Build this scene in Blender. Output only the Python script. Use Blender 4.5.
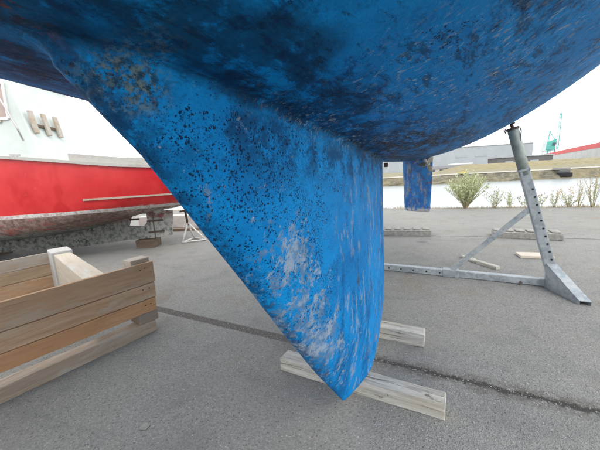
import bpy, bmesh, math, random
from mathutils import Vector, Matrix
from mathutils.geometry import tessellate_polygon
R = math.radians
for o in list(bpy.data.objects): bpy.data.objects.remove(o)
scn = bpy.context.scene
C = scn.collection

# ---------------------------------------------------------------- camera, sky, sun, exposure
cam_d = bpy.data.cameras.new('camera'); cam = bpy.data.objects.new('camera', cam_d); C.objects.link(cam)
scn.camera = cam
cam_d.sensor_fit = 'HORIZONTAL'; cam_d.sensor_width = 36.0
cam_d.lens = 36.0 * 290.0 / 600.0
cam_d.clip_start = 0.02; cam_d.clip_end = 4000
ROLL = R(3.3); PITCH = math.atan(48 * math.cos(ROLL) / 290.0)
cam.matrix_world = (Matrix.Translation((0, 0, 1.2)) @ Matrix.Rotation(R(90) - PITCH, 4, 'X') @ Matrix.Rotation(-ROLL, 4, 'Z'))

SUN_EL, SUN_AZ = R(52), R(150)          # azimuth measured clockwise from +Y
w = bpy.data.worlds.new('World'); scn.world = w; w.use_nodes = True
wn = w.node_tree.nodes; wl = w.node_tree.links
bg = wn['Background']
sky = wn.new('ShaderNodeTexSky'); sky.sky_type = 'NISHITA'; sky.sun_disc = False
sky.sun_elevation = SUN_EL; sky.sun_rotation = SUN_AZ; sky.dust_density = 4.0
# an even white cloud layer over the blue sky
hs = wn.new('ShaderNodeMix'); hs.data_type = 'RGBA'; hs.inputs[0].default_value = 0.88
hs.inputs[7].default_value = (15.6, 15.8, 16.0, 1)
wl.new(sky.outputs[0], hs.inputs[6]); wl.new(hs.outputs[2], bg.inputs[0])
bg.inputs[1].default_value = 0.10
sd = bpy.data.lights.new('sun', 'SUN'); sd.energy = 1.0; sd.angle = R(24); sd.color = (1.0, 0.965, 0.91)
sun = bpy.data.objects.new('sun', sd); C.objects.link(sun)
dirv = Vector((math.sin(SUN_AZ) * math.cos(SUN_EL), math.cos(SUN_AZ) * math.cos(SUN_EL), math.sin(SUN_EL)))
sun.rotation_euler = dirv.to_track_quat('Z', 'Y').to_euler()
scn.view_settings.view_transform = 'Standard'; scn.view_settings.look = 'None'
scn.view_settings.exposure = 0.5; scn.view_settings.gamma = 1.0

# ---------------------------------------------------------------- node helper
class NT:
    def __init__(s, name):
        s.m = bpy.data.materials.new(name); s.m.use_nodes = True
        s.t = s.m.node_tree; s.b = s.t.nodes['Principled BSDF']
        s.tc = s.t.nodes.new('ShaderNodeTexCoord')
        s.obj = s.tc.outputs['Object']
    def _in(s, sock, v):
        if v is None: return
        if isinstance(v, bpy.types.NodeSocket): s.t.links.new(v, sock)
        else:
            try: sock.default_value = v
            except Exception: sock.default_value = (v[0], v[1], v[2], 1.0) if len(v) == 3 else v
    def scale(s, vec, k, off=(0, 0, 0)):
        n = s.t.nodes.new('ShaderNodeVectorMath'); n.operation = 'MULTIPLY_ADD'
        s._in(n.inputs[0], vec); n.inputs[1].default_value = k if hasattr(k, '__len__') else (k, k, k); n.inputs[2].default_value = off
        return n.outputs[0]
    def vadd(s, a, b):
        n = s.t.nodes.new('ShaderNodeVectorMath'); n.operation = 'ADD'; s._in(n.inputs[0], a); s._in(n.inputs[1], b); return n.outputs[0]
    def noise(s, vec, sc=5, det=4, rough=.6, dist=0, col=False):
        n = s.t.nodes.new('ShaderNodeTexNoise'); s._in(n.inputs['Vector'], vec); n.inputs['Scale'].default_value = sc
        n.inputs['Detail'].default_value = det; n.inputs['Roughness'].default_value = rough; n.inputs['Distortion'].default_value = dist
        return n.outputs['Color'] if col else n.outputs['Fac']
    def vor(s, vec, sc=5, feat='F1', out='Distance', rnd=1.0):
        n = s.t.nodes.new('ShaderNodeTexVoronoi'); n.feature = feat; s._in(n.inputs['Vector'], vec)
        n.inputs['Scale'].default_value = sc; n.inputs['Randomness'].default_value = rnd
        return n.outputs[out]
    def math(s, op, a, b=0.0, c=0.0):
        n = s.t.nodes.new('ShaderNodeMath'); n.operation = op; s._in(n.inputs[0], a); s._in(n.inputs[1], b); s._in(n.inputs[2], c); return n.outputs[0]
    def mul(s, a, b): return s.math('MULTIPLY', a, b)
    def add(s, a, b): return s.math('ADD', a, b)
    def sub(s, a, b): return s.math('SUBTRACT', a, b)
    def ramp(s, v, lo, hi, a=0.0, b=1.0):
        n = s.t.nodes.new('ShaderNodeMapRange'); n.interpolation_type = 'SMOOTHSTEP'
        s._in(n.inputs[0], v)
        if hi < lo: lo, hi, a, b = hi, lo, b, a
        n.inputs[1].default_value = lo; n.inputs[2].default_value = hi
        n.inputs[3].default_value = a; n.inputs[4].default_value = b
        return n.outputs[0]
    def mix(s, f, a, b, mode='MIX'):
        n = s.t.nodes.new('ShaderNodeMix'); n.data_type = 'RGBA'; n.blend_type = mode
        s._in(n.inputs[0], f); s._in(n.inputs[6], a); s._in(n.inputs[7], b); return n.outputs[2]
    def sep(s, vec):
        n = s.t.nodes.new('ShaderNodeSeparateXYZ'); s._in(n.inputs[0], vec); return n.outputs
    def rand(s):
        n = s.t.nodes.new('ShaderNodeObjectInfo'); return n.outputs['Random']
    def rot(s, vec, ang):
        n = s.t.nodes.new('ShaderNodeMapping'); s._in(n.inputs[0], vec); n.inputs['Rotation'].default_value = ang; return n.outputs[0]
    def out(s, col, rough=.6, metal=0., bump=None, bs=.3, bd=.01, spec=None):
        s._in(s.b.inputs['Base Color'], col); s._in(s.b.inputs['Roughness'], rough); s._in(s.b.inputs['Metallic'], metal)
        if spec is not None: s.b.inputs['Specular IOR Level'].default_value = spec
        if bump is not None:
            n = s.t.nodes.new('ShaderNodeBump'); n.inputs['Strength'].default_value = bs; n.inputs['Distance'].default_value = bd
            s._in(n.inputs['Height'], bump); s.t.links.new(n.outputs[0], s.b.inputs['Normal'])
        return s.m

def simple(name, col, rough=.6, metal=0., var=.25, sc=12, bump=.15, spec=None):
    t = NT(name); v = t.noise(t.obj, sc, 5, .65); f = t.ramp(v, .3, .7)
    a = tuple(c * (1 - var) for c in col); b = tuple(min(1, c * (1 + var)) for c in col)
    return t.out(t.mix(f, a, b), t.ramp(v, .2, .8, rough - .08, rough + .08), metal, v, bump, .004, spec)

# ---------------------------------------------------------------- materials
def m_antifoul(name='antifouling_paint'):
    t = NT(name); o = t.obj; x, y, z = t.sep(o)
    warp = t.vadd(o, t.scale(t.noise(o, 3.0, 3, .6, col=True), .08, (-.04, -.04, -.04)))
    wz = t.add(z, t.mul(t.sub(t.noise(o, 5, 4, .6), .5), .10))
    xd = t.sub(x, 1.1844); zr = t.math('DIVIDE', t.mul(.0305, t.mul(xd, xd)), t.add(1.0, t.mul(.12, t.math('ABSOLUTE', xd))))
    dz = t.sub(t.sub(wz, zr), 1.28)                           # height over the body's lowest line
    keel = t.ramp(dz, .03, -.075)                             # 1 on the fin, 0 on the canoe body
    body = t.sub(1.0, keel)
    big = t.noise(warp, 1.7, 4, .62); med = t.noise(warp, 7, 5, .65); fine = t.noise(o, 70, 4, .7); grit = t.noise(o, 170, 3, .7)
    cloud = t.noise(o, 16, 8, .74)
    base = t.mix(t.ramp(big, .35, .66), (0.002, 0.215, 0.58), (0.004, 0.305, 0.75))
    base = t.mix(t.mul(t.ramp(med, .45, .72), .45), base, (0.002, 0.150, 0.44))
    base = t.mix(t.mul(t.ramp(fine, .5, .72), .40), base, (0.012, 0.38, 0.80))
    base = t.mix(t.mul(t.ramp(grit, .54, .68), .50), base, (0.002, 0.115, 0.34))
    base = t.mix(t.mul(t.ramp(cloud, .52, .66), .35), base, (0.002, 0.105, 0.31))
    # body: long dark worn bands running aft, broken up by fine wear
    hb = t.noise(t.scale(warp, (.85, 4.0, 3.6)), 1.3, 8, .72)
    dark = t.mul(t.ramp(t.add(hb, t.mul(t.sub(cloud, .5), .42)), .50, .61), body)
    base = t.mix(t.mul(dark, .76), base, (0.003, 0.045, 0.150))
    hb2 = t.noise(t.scale(t.rot(warp, (0, 0, .12)), (3.0, 10.0, 9.0), (4, 2, 1)), 2.2, 10, .80)
    dark2 = t.mul(t.ramp(hb2, .53, .59), body)
    base = t.mix(t.mul(dark2, .66), base, (0.008, 0.032, 0.075))
    # fin: broad dark streaks hanging down the after part
    ks = t.noise(t.scale(warp, (4.2, 4.2, .8), (1.3, 0, 0)), 1.5, 8, .74)
    kd = t.mul(t.mul(t.ramp(t.add(ks, t.mul(t.sub(cloud, .5), .34)), .50, .60), keel), t.ramp(x, -.50, -.30))
    base = t.mix(t.mul(kd, .50), base, (0.004, 0.065, 0.21))
    blot = t.mul(t.mul(t.ramp(t.add(t.noise(t.scale(warp, (1, 1, .7), (5, 1, 0)), 3.4, 7, .72), t.mul(t.sub(fine, .5), .2)), .50, .60), keel), t.ramp(z, .8, 1.1))
    base = t.mix(t.mul(blot, .32), base, (0.003, 0.085, 0.30))
    # dark line in the root crease and dark patches beside it, heaviest aft
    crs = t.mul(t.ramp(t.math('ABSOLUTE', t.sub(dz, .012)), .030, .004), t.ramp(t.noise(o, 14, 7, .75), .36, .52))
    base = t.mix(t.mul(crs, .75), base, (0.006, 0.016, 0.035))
    root = t.mul(t.ramp(dz, -.22, -.03), t.ramp(t.add(t.noise(o, 9, 7, .76), t.mul(t.sub(fine, .5), .2)), .46, .56))
    base = t.mix(t.mul(t.mul(root, keel), .8), base, (0.005, 0.030, 0.09))
    aft = t.mul(t.ramp(t.noise(t.scale(o, (1.3, 4, 4)), 3.3, 8, .74), .42, .54), t.mul(t.ramp(t.math('ABSOLUTE', t.sub(x, .38)), .60, .25), t.ramp(z, 1.43, 1.33)))
    base = t.mix(t.mul(t.mul(aft, body), .9), base, (0.014, 0.014, 0.014))
    # black pits (old barnacle marks) in patches
    def pits(sc, thr, keep, seed, jit=.010):
        v = t.scale(o, 1.0, (seed, seed, 0)); n = t.t.nodes.new('ShaderNodeTexVoronoi'); t._in(n.inputs['Vector'], t.vadd(v, t.scale(t.noise(o, 150, 3, .7, col=True), jit, (-jit / 2,) * 3)))
        n.inputs['Scale'].default_value = sc
        r, g, b = t.sep(n.outputs['Color'])
        rad = t.mul(t.ramp(g, 0, 1, .30, 1.0), thr)
        return t.mul(t.math('LESS_THAN', n.outputs['Distance'], rad), t.math('LESS_THAN', r, keep))
    pn = t.noise(o, 5.0, 6, .72)
    kb = t.mul(t.ramp(x, -.18, -.45), keel)
    p1 = t.mul(pits(175, .55, .60, 3, .010), t.math('GREATER_THAN', t.add(pn, t.mul(kb, .12)), .60))
    p2 = t.mul(pits(290, .55, .50, 9, .006), t.math('GREATER_THAN', t.add(t.noise(o, 4.0, 6, .74), t.mul(kb, .06)), .54))
    p3 = t.mul(t.mul(pits(70, .34, .30, 5, .03), t.math('GREATER_THAN', t.noise(o, 3.2, 4, .6), .58)), t.mul(body, t.ramp(x, -.3, -.6)))
    base = t.mix(t.mul(p2, .70), base, (0.002, 0.035, 0.14))
    base = t.mix(t.mul(p1, .92), base, (0.003, 0.013, 0.045))
    base = t.mix(t.mul(p3, .85), base, (0.006, 0.014, 0.030))
    # pale primer showing through: flecks on the body
    f1 = t.noise(t.scale(t.rot(warp, (0, 0, .5)), (50, 24, 38)), 1.9, 8, .72)
    fm = t.ramp(t.noise(t.scale(o, (1, 2.5, 2.5), (7, 3, 0)), 2.0, 6, .66), .41, .54)
    fwd = t.ramp(x, -.80, -.30)
    fl = t.mul(t.mul(t.ramp(f1, .553, .593), fm), t.mul(body, fwd))
    base = t.mix(t.mul(fl, .88), base, t.mix(t.ramp(fine, .4, .6), (0.20, 0.25, 0.27), (0.52, 0.56, 0.56)))
    f3 = t.noise(t.scale(warp, (9, 26, 22), (0, 5, 2)), 3, 10, .80)
    fl3 = t.mul(t.mul(t.ramp(f3, .56, .60), t.ramp(hb, .46, .54)), t.mul(body, fwd))
    base = t.mix(t.mul(fl3, .62), base, (0.16, 0.175, 0.165))
    # scraped field: a leaning band low on the fin, cloudy with fine torn edges
    s1 = t.noise(t.scale(o, (11, 11, 8)), 1.5, 12, .78)
    q = t.math('ABSOLUTE', t.add(t.add(x, t.mul(z, .47)), .05))
    band = t.sub(t.mul(t.mul(t.ramp(q, .30, .02), t.mul(t.ramp(z, .18, .45), t.ramp(z, 1.20, .95))), .175), .03)
    sc_ = t.mul(t.ramp(t.add(t.add(s1, t.mul(t.sub(fine, .5), .40)), band), .595, .66), keel)
    base = t.mix(t.mul(sc_, .78), base, t.mix(t.ramp(cloud, .42, .60), (0.12, 0.21, 0.34), (0.40, 0.46, 0.52)))
    s2 = t.noise(t.scale(warp, (10, 10, 3.4), (3, 1, 0)), 1.6, 10, .80)
    sc2 = t.mul(t.ramp(s2, .54, .60), t.mul(keel, t.mul(t.ramp(x, -.40, -.1), t.ramp(z, 1.30, 1.1))))
    base = t.mix(t.mul(sc2, .72), base, (0.30, 0.35, 0.42))
    s4 = t.mul(t.ramp(t.noise(t.scale(warp, (6, 6, 2.2), (6, 1, 3)), 1.7, 9, .78), .57, .63), t.mul(keel, t.ramp(x, -.40, -.15)))
    base = t.mix(t.mul(s4, .75), base, (0.075, 0.050, 0.060))
    # greenish bald patch and rust stains forward
    gp = t.math('SQRT', t.add(t.math('POWER', t.add(x, .91), 2.0), t.math('POWER', t.mul(t.sub(z, 1.35), 1.5), 2.0)))
    gpm = t.mul(t.ramp(gp, .085, .03), t.ramp(t.noise(o, 70, 8, .78), .43, .52))
    base = t.mix(t.mul(gpm, .85), base, t.mix(t.ramp(t.noise(o, 80, 5, .7), .42, .60), (0.018, 0.028, 0.028), (0.17, 0.20, 0.15)))
    rf = t.ramp(x, -.95, -1.06)
    fd = t.mul(t.ramp(t.noise(t.scale(warp, (2, 3, 3), (1, 4, 0)), 3, 9, .76), .48, .58), t.ramp(x, -.88, -1.02))
    base = t.mix(t.mul(fd, .80), base, (0.004, 0.045, 0.095))
    ru = t.mul(t.ramp(t.noise(t.scale(warp, (1, 1.6, 1.6), (2, 2, 0)), 9, 10, .80), .52, .57), t.mul(rf, t.ramp(x, -1.75, -1.5)))
    base = t.mix(t.mul(ru, .85), base, t.mix(t.ramp(t.noise(o, 38, 5, .7), .46, .60), (0.025, 0.020, 0.018), (0.24, 0.07, 0.022)))
    rust = t.mul(t.ramp(t.noise(o, 14, 6, .7), .50, .6), t.mul(t.ramp(x, .05, .30), t.ramp(z, .48, .16)))
    base = t.mix(t.mul(rust, .30), base, (0.25, 0.12, 0.05))
    # darker leading edge, broken up by noise
    le = t.ramp(t.add(x, t.mul(z, .73)), .085, .035)
    base = t.mix(t.mul(t.mul(t.mul(le, keel), t.ramp(t.noise(o, 34, 9, .80), .42, .55)), .78), base, (0.005, 0.045, 0.13))
    bmp = t.add(t.add(t.mul(fine, .35), t.mul(med, .4)), t.add(t.mul(hb2, .3), t.add(t.mul(grit, .15), t.mul(s1, .25))))
    return t.out(base, t.ramp(fine, .3, .7, .50, .68), 0, bmp, .7, .009, .10)

def m_asphalt(name='asphalt', joint=False):
    t = NT(name); o = t.obj
    a = t.vor(o, 170, 'F1', 'Color'); r, g, b = t.sep(a)
    big = t.noise(o, .5, 5, .6, .4); mid = t.noise(o, 3.5, 6, .68); fn = t.noise(o, 60, 5, .75); sw = t.noise(t.scale(o, (1, 2.2, 1)), 1.2, 5, .6, 1.2)
    col = t.mix(t.ramp(r, 0, 1), (0.145, 0.145, 0.137), (0.33, 0.325, 0.305))
    col = t.mix(.55, col, t.mix(t.ramp(fn, .3, .7), (0.16, 0.163, 0.156), (0.31, 0.306, 0.29)))
    col = t.mix(t.mul(t.ramp(big, .4, .65), .40), col, (0.275, 0.268, 0.245))
    col = t.mix(t.mul(t.ramp(mid, .5, .72), .42), col, (0.135, 0.140, 0.140))
    col = t.mix(t.mul(t.ramp(sw, .50, .70), .30), col, (0.15, 0.152, 0.150))
    st = t.mul(t.ramp(t.noise(o, 1.1, 7, .72, .6), .54, .66), .40)
    col = t.mix(st, col, (0.215, 0.165, 0.12))
    # a few darker oil drips
    od = t.t.nodes.new('ShaderNodeTexVoronoi'); t._in(od.inputs['Vector'], t.vadd(o, t.scale(t.noise(o, 12, 4, .6, col=True), .12, (-.06,) * 3))); od.inputs['Scale'].default_value = 1.3
    orr, og, ob = t.sep(od.outputs['Color'])
    col = t.mix(t.mul(t.mul(t.ramp(od.outputs['Distance'], .16, .05), t.math('GREATER_THAN', orr, .6)), .45), col, (0.075, 0.075, 0.075))
    v = t.t.nodes.new('ShaderNodeTexVoronoi'); t._in(v.inputs['Vector'], o); v.inputs['Scale'].default_value = 85
    vr, vg, vb = t.sep(v.outputs['Color'])
    pale = t.mul(t.math('LESS_THAN', v.outputs['Distance'], .34), t.math('GREATER_THAN', vr, .94))
    blk = t.mul(t.math('LESS_THAN', v.outputs['Distance'], .42), t.math('LESS_THAN', vr, .10))
    col = t.mix(t.mul(pale, .6), col, (0.46, 0.45, 0.42)); col = t.mix(t.mul(blk, .50), col, (0.06, 0.06, 0.06))
    h = t.add(t.add(t.mul(t.vor(o, 170), .8), fn), t.mul(mid, 1.5))
    if joint:
        # distance across and along the line of the joint, through (-1.443, 2.694) and (1.394, 1.221)
        x, y, z = t.sep(o)
        across = t.add(t.add(t.mul(x, .4608), t.mul(y, .8875)), -(-1.443 * .4608 + 2.694 * .8875))
        along = t.add(t.mul(x, .8875), t.mul(y, -.4608))
        wob = t.add(t.mul(t.sub(t.noise(o, 7, 6, .72), .5), .09), t.mul(t.sub(t.noise(o, 40, 5, .75), .5), .05))
        rt = t.ramp(along, -1.6, 0.2)
        d = t.math('ABSOLUTE', t.add(across, t.mul(wob, t.add(.25, rt))))
        core = t.mul(t.ramp(d, .046, .036), t.sub(1.0, rt))
        line = t.mul(t.ramp(d, .030, .006), rt)
        halo = t.mul(t.mul(t.ramp(d, .105, .030), rt), t.ramp(t.noise(o, 16, 7, .76), .40, .58))
        tc = t.mix(t.ramp(fn, .36, .62), (0.055, 0.050, 0.045), (0.135, 0.122, 0.110))
        col = t.mix(t.mul(halo, .65), col, t.mix(t.ramp(fn, .4, .6), (0.09, 0.078, 0.066), (0.19, 0.165, 0.14)))
        col = t.mix(t.mul(core, .92), col, tc); col = t.mix(t.mul(line, .88), col, (0.045, 0.040, 0.036))
        h = t.sub(t.add(h, t.mul(t.mul(halo, fn), 2.0)), t.mul(t.add(core, line), 1.5))
    return t.out(col, t.ramp(fn, .3, .7, .74, .92), 0, h, .60, .007, .25)

def m_wood(name, c1, c2, c3, sc=1.0, rough=.7, grey=0.0, greycol=(0.30, 0.29, 0.27)):
    """long grain along local X"""
    t = NT(name); o = t.vadd(t.obj, t.scale(t.rand(), (31, 17, 9)))
    wv = t.vadd(o, t.scale(t.noise(t.scale(o, (1.2, 4, 4)), 2, 3, .5, col=True), (0, .05, .05)))
    g = t.noise(t.scale(wv, (1.6 * sc, 38 * sc, 38 * sc)), 1.0, 6, .65, .6)
    g2 = t.noise(t.scale(wv, (3 * sc, 120 * sc, 120 * sc)), 1.0, 4, .7)
    b = t.noise(t.scale(o, (1.3, 3, 3)), 1.3, 4, .6)
    col = t.mix(t.ramp(g, .3, .7), c1, c2); col = t.mix(t.mul(t.ramp(b, .4, .65), .7), col, c3)
    col = t.mix(t.mul(t.ramp(g2, .52, .72), .45), col, tuple(v * .45 for v in c1))
    # knots
    kv = t.t.nodes.new('ShaderNodeTexVoronoi'); t._in(kv.inputs['Vector'], t.scale(o, (1.6, 6, 6))); kv.inputs['Scale'].default_value = 1.0
    kr, kg, kb = t.sep(kv.outputs['Color'])
    kn = t.mul(t.ramp(kv.outputs['Distance'], .16, .06), t.math('LESS_THAN', kr, .22))
    col = t.mix(t.mul(kn, .7), col, tuple(v * .35 for v in c1))
    if grey > 0:
        gm = t.ramp(t.noise(t.scale(o, (1, 4, 4), (3, 0, 0)), 2.4, 6, .7), .62 - grey * .35, .72 - grey * .2)
        col = t.mix(t.mul(gm, .85), col, greycol)
    col = t.mix(t.ramp(t.rand(), 0, 1, 0, .28), col, (0.20, 0.15, 0.11))
    return t.out(col, rough, 0, t.add(g, t.mul(g2, .6)), .45, .004, .25)

def m_galv():
    t = NT('galvanised_steel'); o = t.obj
    v = t.vor(o, 38, 'F1', 'Color'); r, g, b = t.sep(v); n = t.noise(o, 5, 5, .65); s = t.noise(t.scale(o, (9, 9, 2)), 3, 5, .7)
    col = t.mix(t.ramp(r, 0, 1), (0.25, 0.285, 0.31), (0.36, 0.395, 0.42))
    col = t.mix(t.mul(t.ramp(n, .42, .65), .6), col, (0.46, 0.49, 0.50))
    col = t.mix(t.mul(t.ramp(s, .58, .70), .55), col, (0.16, 0.165, 0.16))
    return t.out(col, t.ramp(n, .3, .7, .42, .62), .35, t.add(n, s), .2, .003)

def m_redboat():
    t = NT('weathered_boat_paint'); o = t.obj; x, y, z = t.sep(o)
    n = t.noise(o, 2.2, 5, .6); f = t.noise(o, 14, 6, .72); n3 = t.noise(t.scale(o, (1, 1, .35), (3, 1, 0)), 6, 5, .7)
    red = t.mix(t.ramp(n, .35, .65), (0.57, 0.020, 0.024), (0.66, 0.036, 0.038))
    blot = t.noise(t.scale(o, (2.2, 2.2, 1.1), (5.3, 0, .7)), 1.2, 3, .5)
    red = t.mix(t.mul(t.ramp(blot, .56, .66), .5), red, (0.47, 0.004, 0.006))
    red = t.mix(t.mul(t.ramp(f, .60, .74), .35), red, (0.70, 0.20, 0.17))
    # old antifouling under the boot stripe, thin and patchy, grey-green below
    zz = t.add(z, t.mul(t.sub(n3, .5), .22))
    un = t.mix(t.ramp(f, .38, .62), (0.13, 0.075, 0.065), (0.27, 0.20, 0.17))
    un = t.mix(t.mul(t.ramp(t.noise(t.scale(o, (1, 1, 7)), 3, 7, .74), .52, .62), .7), un, (0.34, 0.06, 0.055))
    low = t.mix(t.ramp(f, .36, .60), (0.095, 0.108, 0.098), (0.28, 0.285, 0.262))
    low = t.mix(t.mul(t.ramp(t.noise(o, 9, 5, .72), .56, .64), .85), low, (0.022, 0.034, 0.030))
    col = t.mix(t.ramp(zz, .60, .48), un, low)
    sternw = t.mul(t.ramp(x, 1.15, .55), t.ramp(t.noise(o, 7, 5, .7), .38, .56))
    col = t.mix(t.mul(sternw, t.ramp(zz, .80, .70)), col, (0.42, 0.41, 0.38))
    st = t.add(z, t.mul(t.sub(f, .5), .02))
    stripe = t.mul(t.math('GREATER_THAN', st, .805), t.math('LESS_THAN', z, .862))
    col = t.mix(t.math('GREATER_THAN', z, .86), col, red)
    wst = t.mix(t.ramp(f, .42, .66), (0.66, 0.65, 0.63), (0.42, 0.30, 0.28))
    col = t.mix(stripe, col, wst)
    chip = t.mul(t.ramp(t.noise(o, 16, 6, .75), .54, .60), t.mul(t.ramp(x, 1.2, .5), t.ramp(t.math('ABSOLUTE', t.sub(z, .80)), .10, .04)))
    col = t.mix(chip, col, (0.70, 0.69, 0.66))
    rg = t.ramp(z, .84, .88, .75, .30)
    return t.out(col, rg, 0, t.add(f, n), .12, .01)

def m_water():
    t = NT('dock_water'); o = t.obj
    a = t.noise(t.scale(o, (1.0, 1.0, 1)), 1.4, 4, .6, .3); b = t.noise(o, 6, 3, .5)
    return t.out((0.24, 0.275, 0.285), .26, 0, t.add(a, t.mul(b, .35)), .22, .06, .8)

def m_grass(name, c1, c2, sc=2.0):
    t = NT(name); o = t.obj; n = t.noise(o, sc, 6, .7); b = t.noise(o, .12, 4, .6)
    col = t.mix(t.ramp(n, .3, .7), c1, c2); col = t.mix(t.mul(t.ramp(b, .42, .6), .5), col, (0.24, 0.20, 0.10))
    return t.out(col, .9, 0, n, .6, .15)

def m_oldbeam():
    t = NT('weathered_beam_wood'); o = t.vadd(t.obj, t.scale(t.rand(), (31, 17, 9)))
    g = t.noise(t.scale(o, (2.2, 45, 45)), 1.0, 8, .72, .8); b = t.noise(t.scale(o, (1, 2, 2)), 5, 6, .7); k = t.noise(t.scale(o, (1, 1.6, 1.6)), 9, 5, .7, .5)
    col = t.mix(t.ramp(g, .34, .62), (0.30, 0.285, 0.25), (0.58, 0.56, 0.51)); col = t.mix(t.mul(t.ramp(b, .44, .62), .6), col, (0.42, 0.38, 0.31))
    crack = t.ramp(t.noise(t.scale(o, (1.5, 70, 70), (2, 0, 0)), 1.0, 4, .6), .62, .68)
    col = t.mix(t.mul(crack, .75), col, (0.10, 0.085, 0.07))
    col = t.mix(t.mul(t.ramp(k, .60, .67), .8), col, (0.12, 0.095, 0.06))
    return t.out(col, .85, 0, t.sub(t.add(g, b), t.mul(crack, 1.2)), .8, .006, .2)

MAT = dict(
    antifoul=m_antifoul(), asphalt=m_asphalt('asphalt', True), galv=m_galv(), redboat=m_redboat(), water=m_water(),
    board_tan=m_wood('crate_board_wood', (0.40, 0.250, 0.145), (0.60, 0.405, 0.26), (0.52, 0.305, 0.165), 1.0, .65, .35, (0.50, 0.40, 0.30)),
    board_orange=m_wood('fresh_board_wood', (0.44, 0.225, 0.105), (0.60, 0.36, 0.19), (0.52, 0.265, 0.12), 1.0, .62, .2, (0.36, 0.27, 0.19)),
    board_inner=m_wood('inner_board_wood', (0.38, 0.27, 0.17), (0.52, 0.40, 0.27), (0.33, 0.235, 0.16), 1.0, .7, .3, (0.40, 0.34, 0.28)),
    runner_wood=m_wood('runner_wood', (0.26, 0.205, 0.155), (0.42, 0.345, 0.27), (0.34, 0.265, 0.20), 1.0, .75, .4, (0.40, 0.36, 0.31)),
    cap_wood=m_wood('silvered_cap_wood', (0.40, 0.37, 0.33), (0.56, 0.53, 0.48), (0.48, 0.44, 0.38), 1.0, .7, .8, (0.52, 0.52, 0.50)),
    cream=m_wood('cream_timber', (0.60, 0.53, 0.42), (0.70, 0.64, 0.54), (0.63, 0.57, 0.47), .8, .65, .3, (0.66, 0.66, 0.64)),
    white_timber=m_wood('sun_bleached_timber', (0.50, 0.50, 0.48), (0.64, 0.64, 0.62), (0.57, 0.57, 0.55), .8, .75, .6, (0.60, 0.61, 0.60)),
    brown_post=m_wood('brown_post_wood', (0.22, 0.165, 0.125), (0.34, 0.265, 0.20), (0.28, 0.21, 0.16), 1.0, .8, .6, (0.25, 0.225, 0.20)),
    beam=m_oldbeam(),
    dark_wood=m_wood('dark_block_wood', (0.085, 0.06, 0.045), (0.15, 0.11, 0.08), (0.11, 0.08, 0.06), 1.0, .85, .4, (0.17, 0.15, 0.13)),
    teak=m_wood('grey_teak', (0.36, 0.27, 0.19), (0.50, 0.40, 0.30), (0.42, 0.34, 0.27), 1.0, .7, .7, (0.46, 0.43, 0.39)),
    white_gel=simple('white_gelcoat', (0.56, 0.61, 0.58), .35, 0, .06, 3, .05),
    white_paint=simple('white_paint', (0.72, 0.72, 0.70), .5, 0, .10, 8, .1),
    chipped_white=simple('chipped_white_paint', (0.62, 0.61, 0.58), .6, 0, .3, 30, .3),
    stainless=simple('stainless_tube', (0.46, 0.44, 0.43), .3, .6, .1, 20, .05),
    green_tube=simple('zinc_green_tube', (0.33, 0.375, 0.35), .55, .2, .28, 9, .3),
    iron=simple('rusty_iron', (0.10, 0.075, 0.06), .8, .2, .4, 30, .4),
    black=simple('black_opening', (0.012, 0.012, 0.013), .8, 0, .2, 10, .1),
    bronze=simple('propeller_bronze', (0.45, 0.43, 0.37), .45, .4, .35, 30, .3),
    concrete=simple('grey_concrete', (0.27, 0.262, 0.24), .9, 0, .22, 22, .5),
    concrete_pale=simple('pale_concrete', (0.60, 0.60, 0.58), .85, 0, .12, 5, .3),
    quay=simple('quay_concrete', (0.26, 0.245, 0.21), .9, 0, .3, 3, .5),
    worn_paint=simple('worn_line_paint', (0.27, 0.27, 0.26), .85, 0, .2, 30, .3),
    pebble=simple('pale_pebble', (0.46, 0.45, 0.42), .8, 0, .3, 60, .2),
    glass=simple('cabin_window_glass', (0.40, 0.30, 0.27), .12, 0, .15, 3, .02),
    hangar=simple('hangar_cladding', (0.36, 0.395, 0.43), .6, 0, .05, .2, .05),
    hangar_dark=simple('dark_cladding', (0.12, 0.12, 0.125), .7, 0, .15, .3, .05),
    hangar_white=simple('white_cladding', (0.72, 0.74, 0.76), .6, 0, .04, .3, .05),
    roof=simple('grey_roof_sheet', (0.36, 0.39, 0.42), .6, 0, .1, .4, .05),
    ship_grey=simple('ship_grey_paint', (0.50, 0.52, 0.52), .6, 0, .12, .25, .1),
    ship_red=simple('ship_red_paint', (0.62, 0.085, 0.09), .6, 0, .15, .3, .1),
    crane_green=simple('turquoise_crane_paint', (0.10, 0.42, 0.38), .6, 0, .12, .5, .05),
    crane_pale=simple('hazed_crane_paint', (0.58, 0.64, 0.68), .6, 0, .05, .5, .05),  # distance haze is put into this pale colour
    yellow=simple('yellow_paint', (0.50, 0.43, 0.13), .6, 0, .1, 3, .05),
    navy=simple('dark_window', (0.05, 0.07, 0.11), .3, 0, .1, 2, .02),
    grass_bank=m_grass('bank_grass', (0.14, 0.135, 0.085), (0.25, 0.23, 0.15), 1.2),
    mound=m_grass('dry_mound_grass', (0.17, 0.155, 0.085), (0.29, 0.255, 0.155), .9),
    bank_mud=m_grass('bank_mud', (0.055, 0.052, 0.038), (0.19, 0.175, 0.125), 1.4),
    far_path=simple('far_quay_path', (0.37, 0.355, 0.31), .9, 0, .12, .5, .2),
    willow=simple('willow_leaf', (0.44, 0.49, 0.27), .6, 0, .3, 40, .1),
    weed=simple('weed_leaf', (0.42, 0.44, 0.25), .65, 0, .4, 60, .1),
    weed_red=simple('reddish_seed_head', (0.46, 0.36, 0.24), .75, 0, .4, 60, .1),
    stem=simple('plant_stem', (0.34, 0.29, 0.17), .8, 0, .3, 30, .1),
    magenta=simple('magenta_cord', (0.30, 0.03, 0.22), .6, 0, .2, 30, .1),
)

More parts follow.
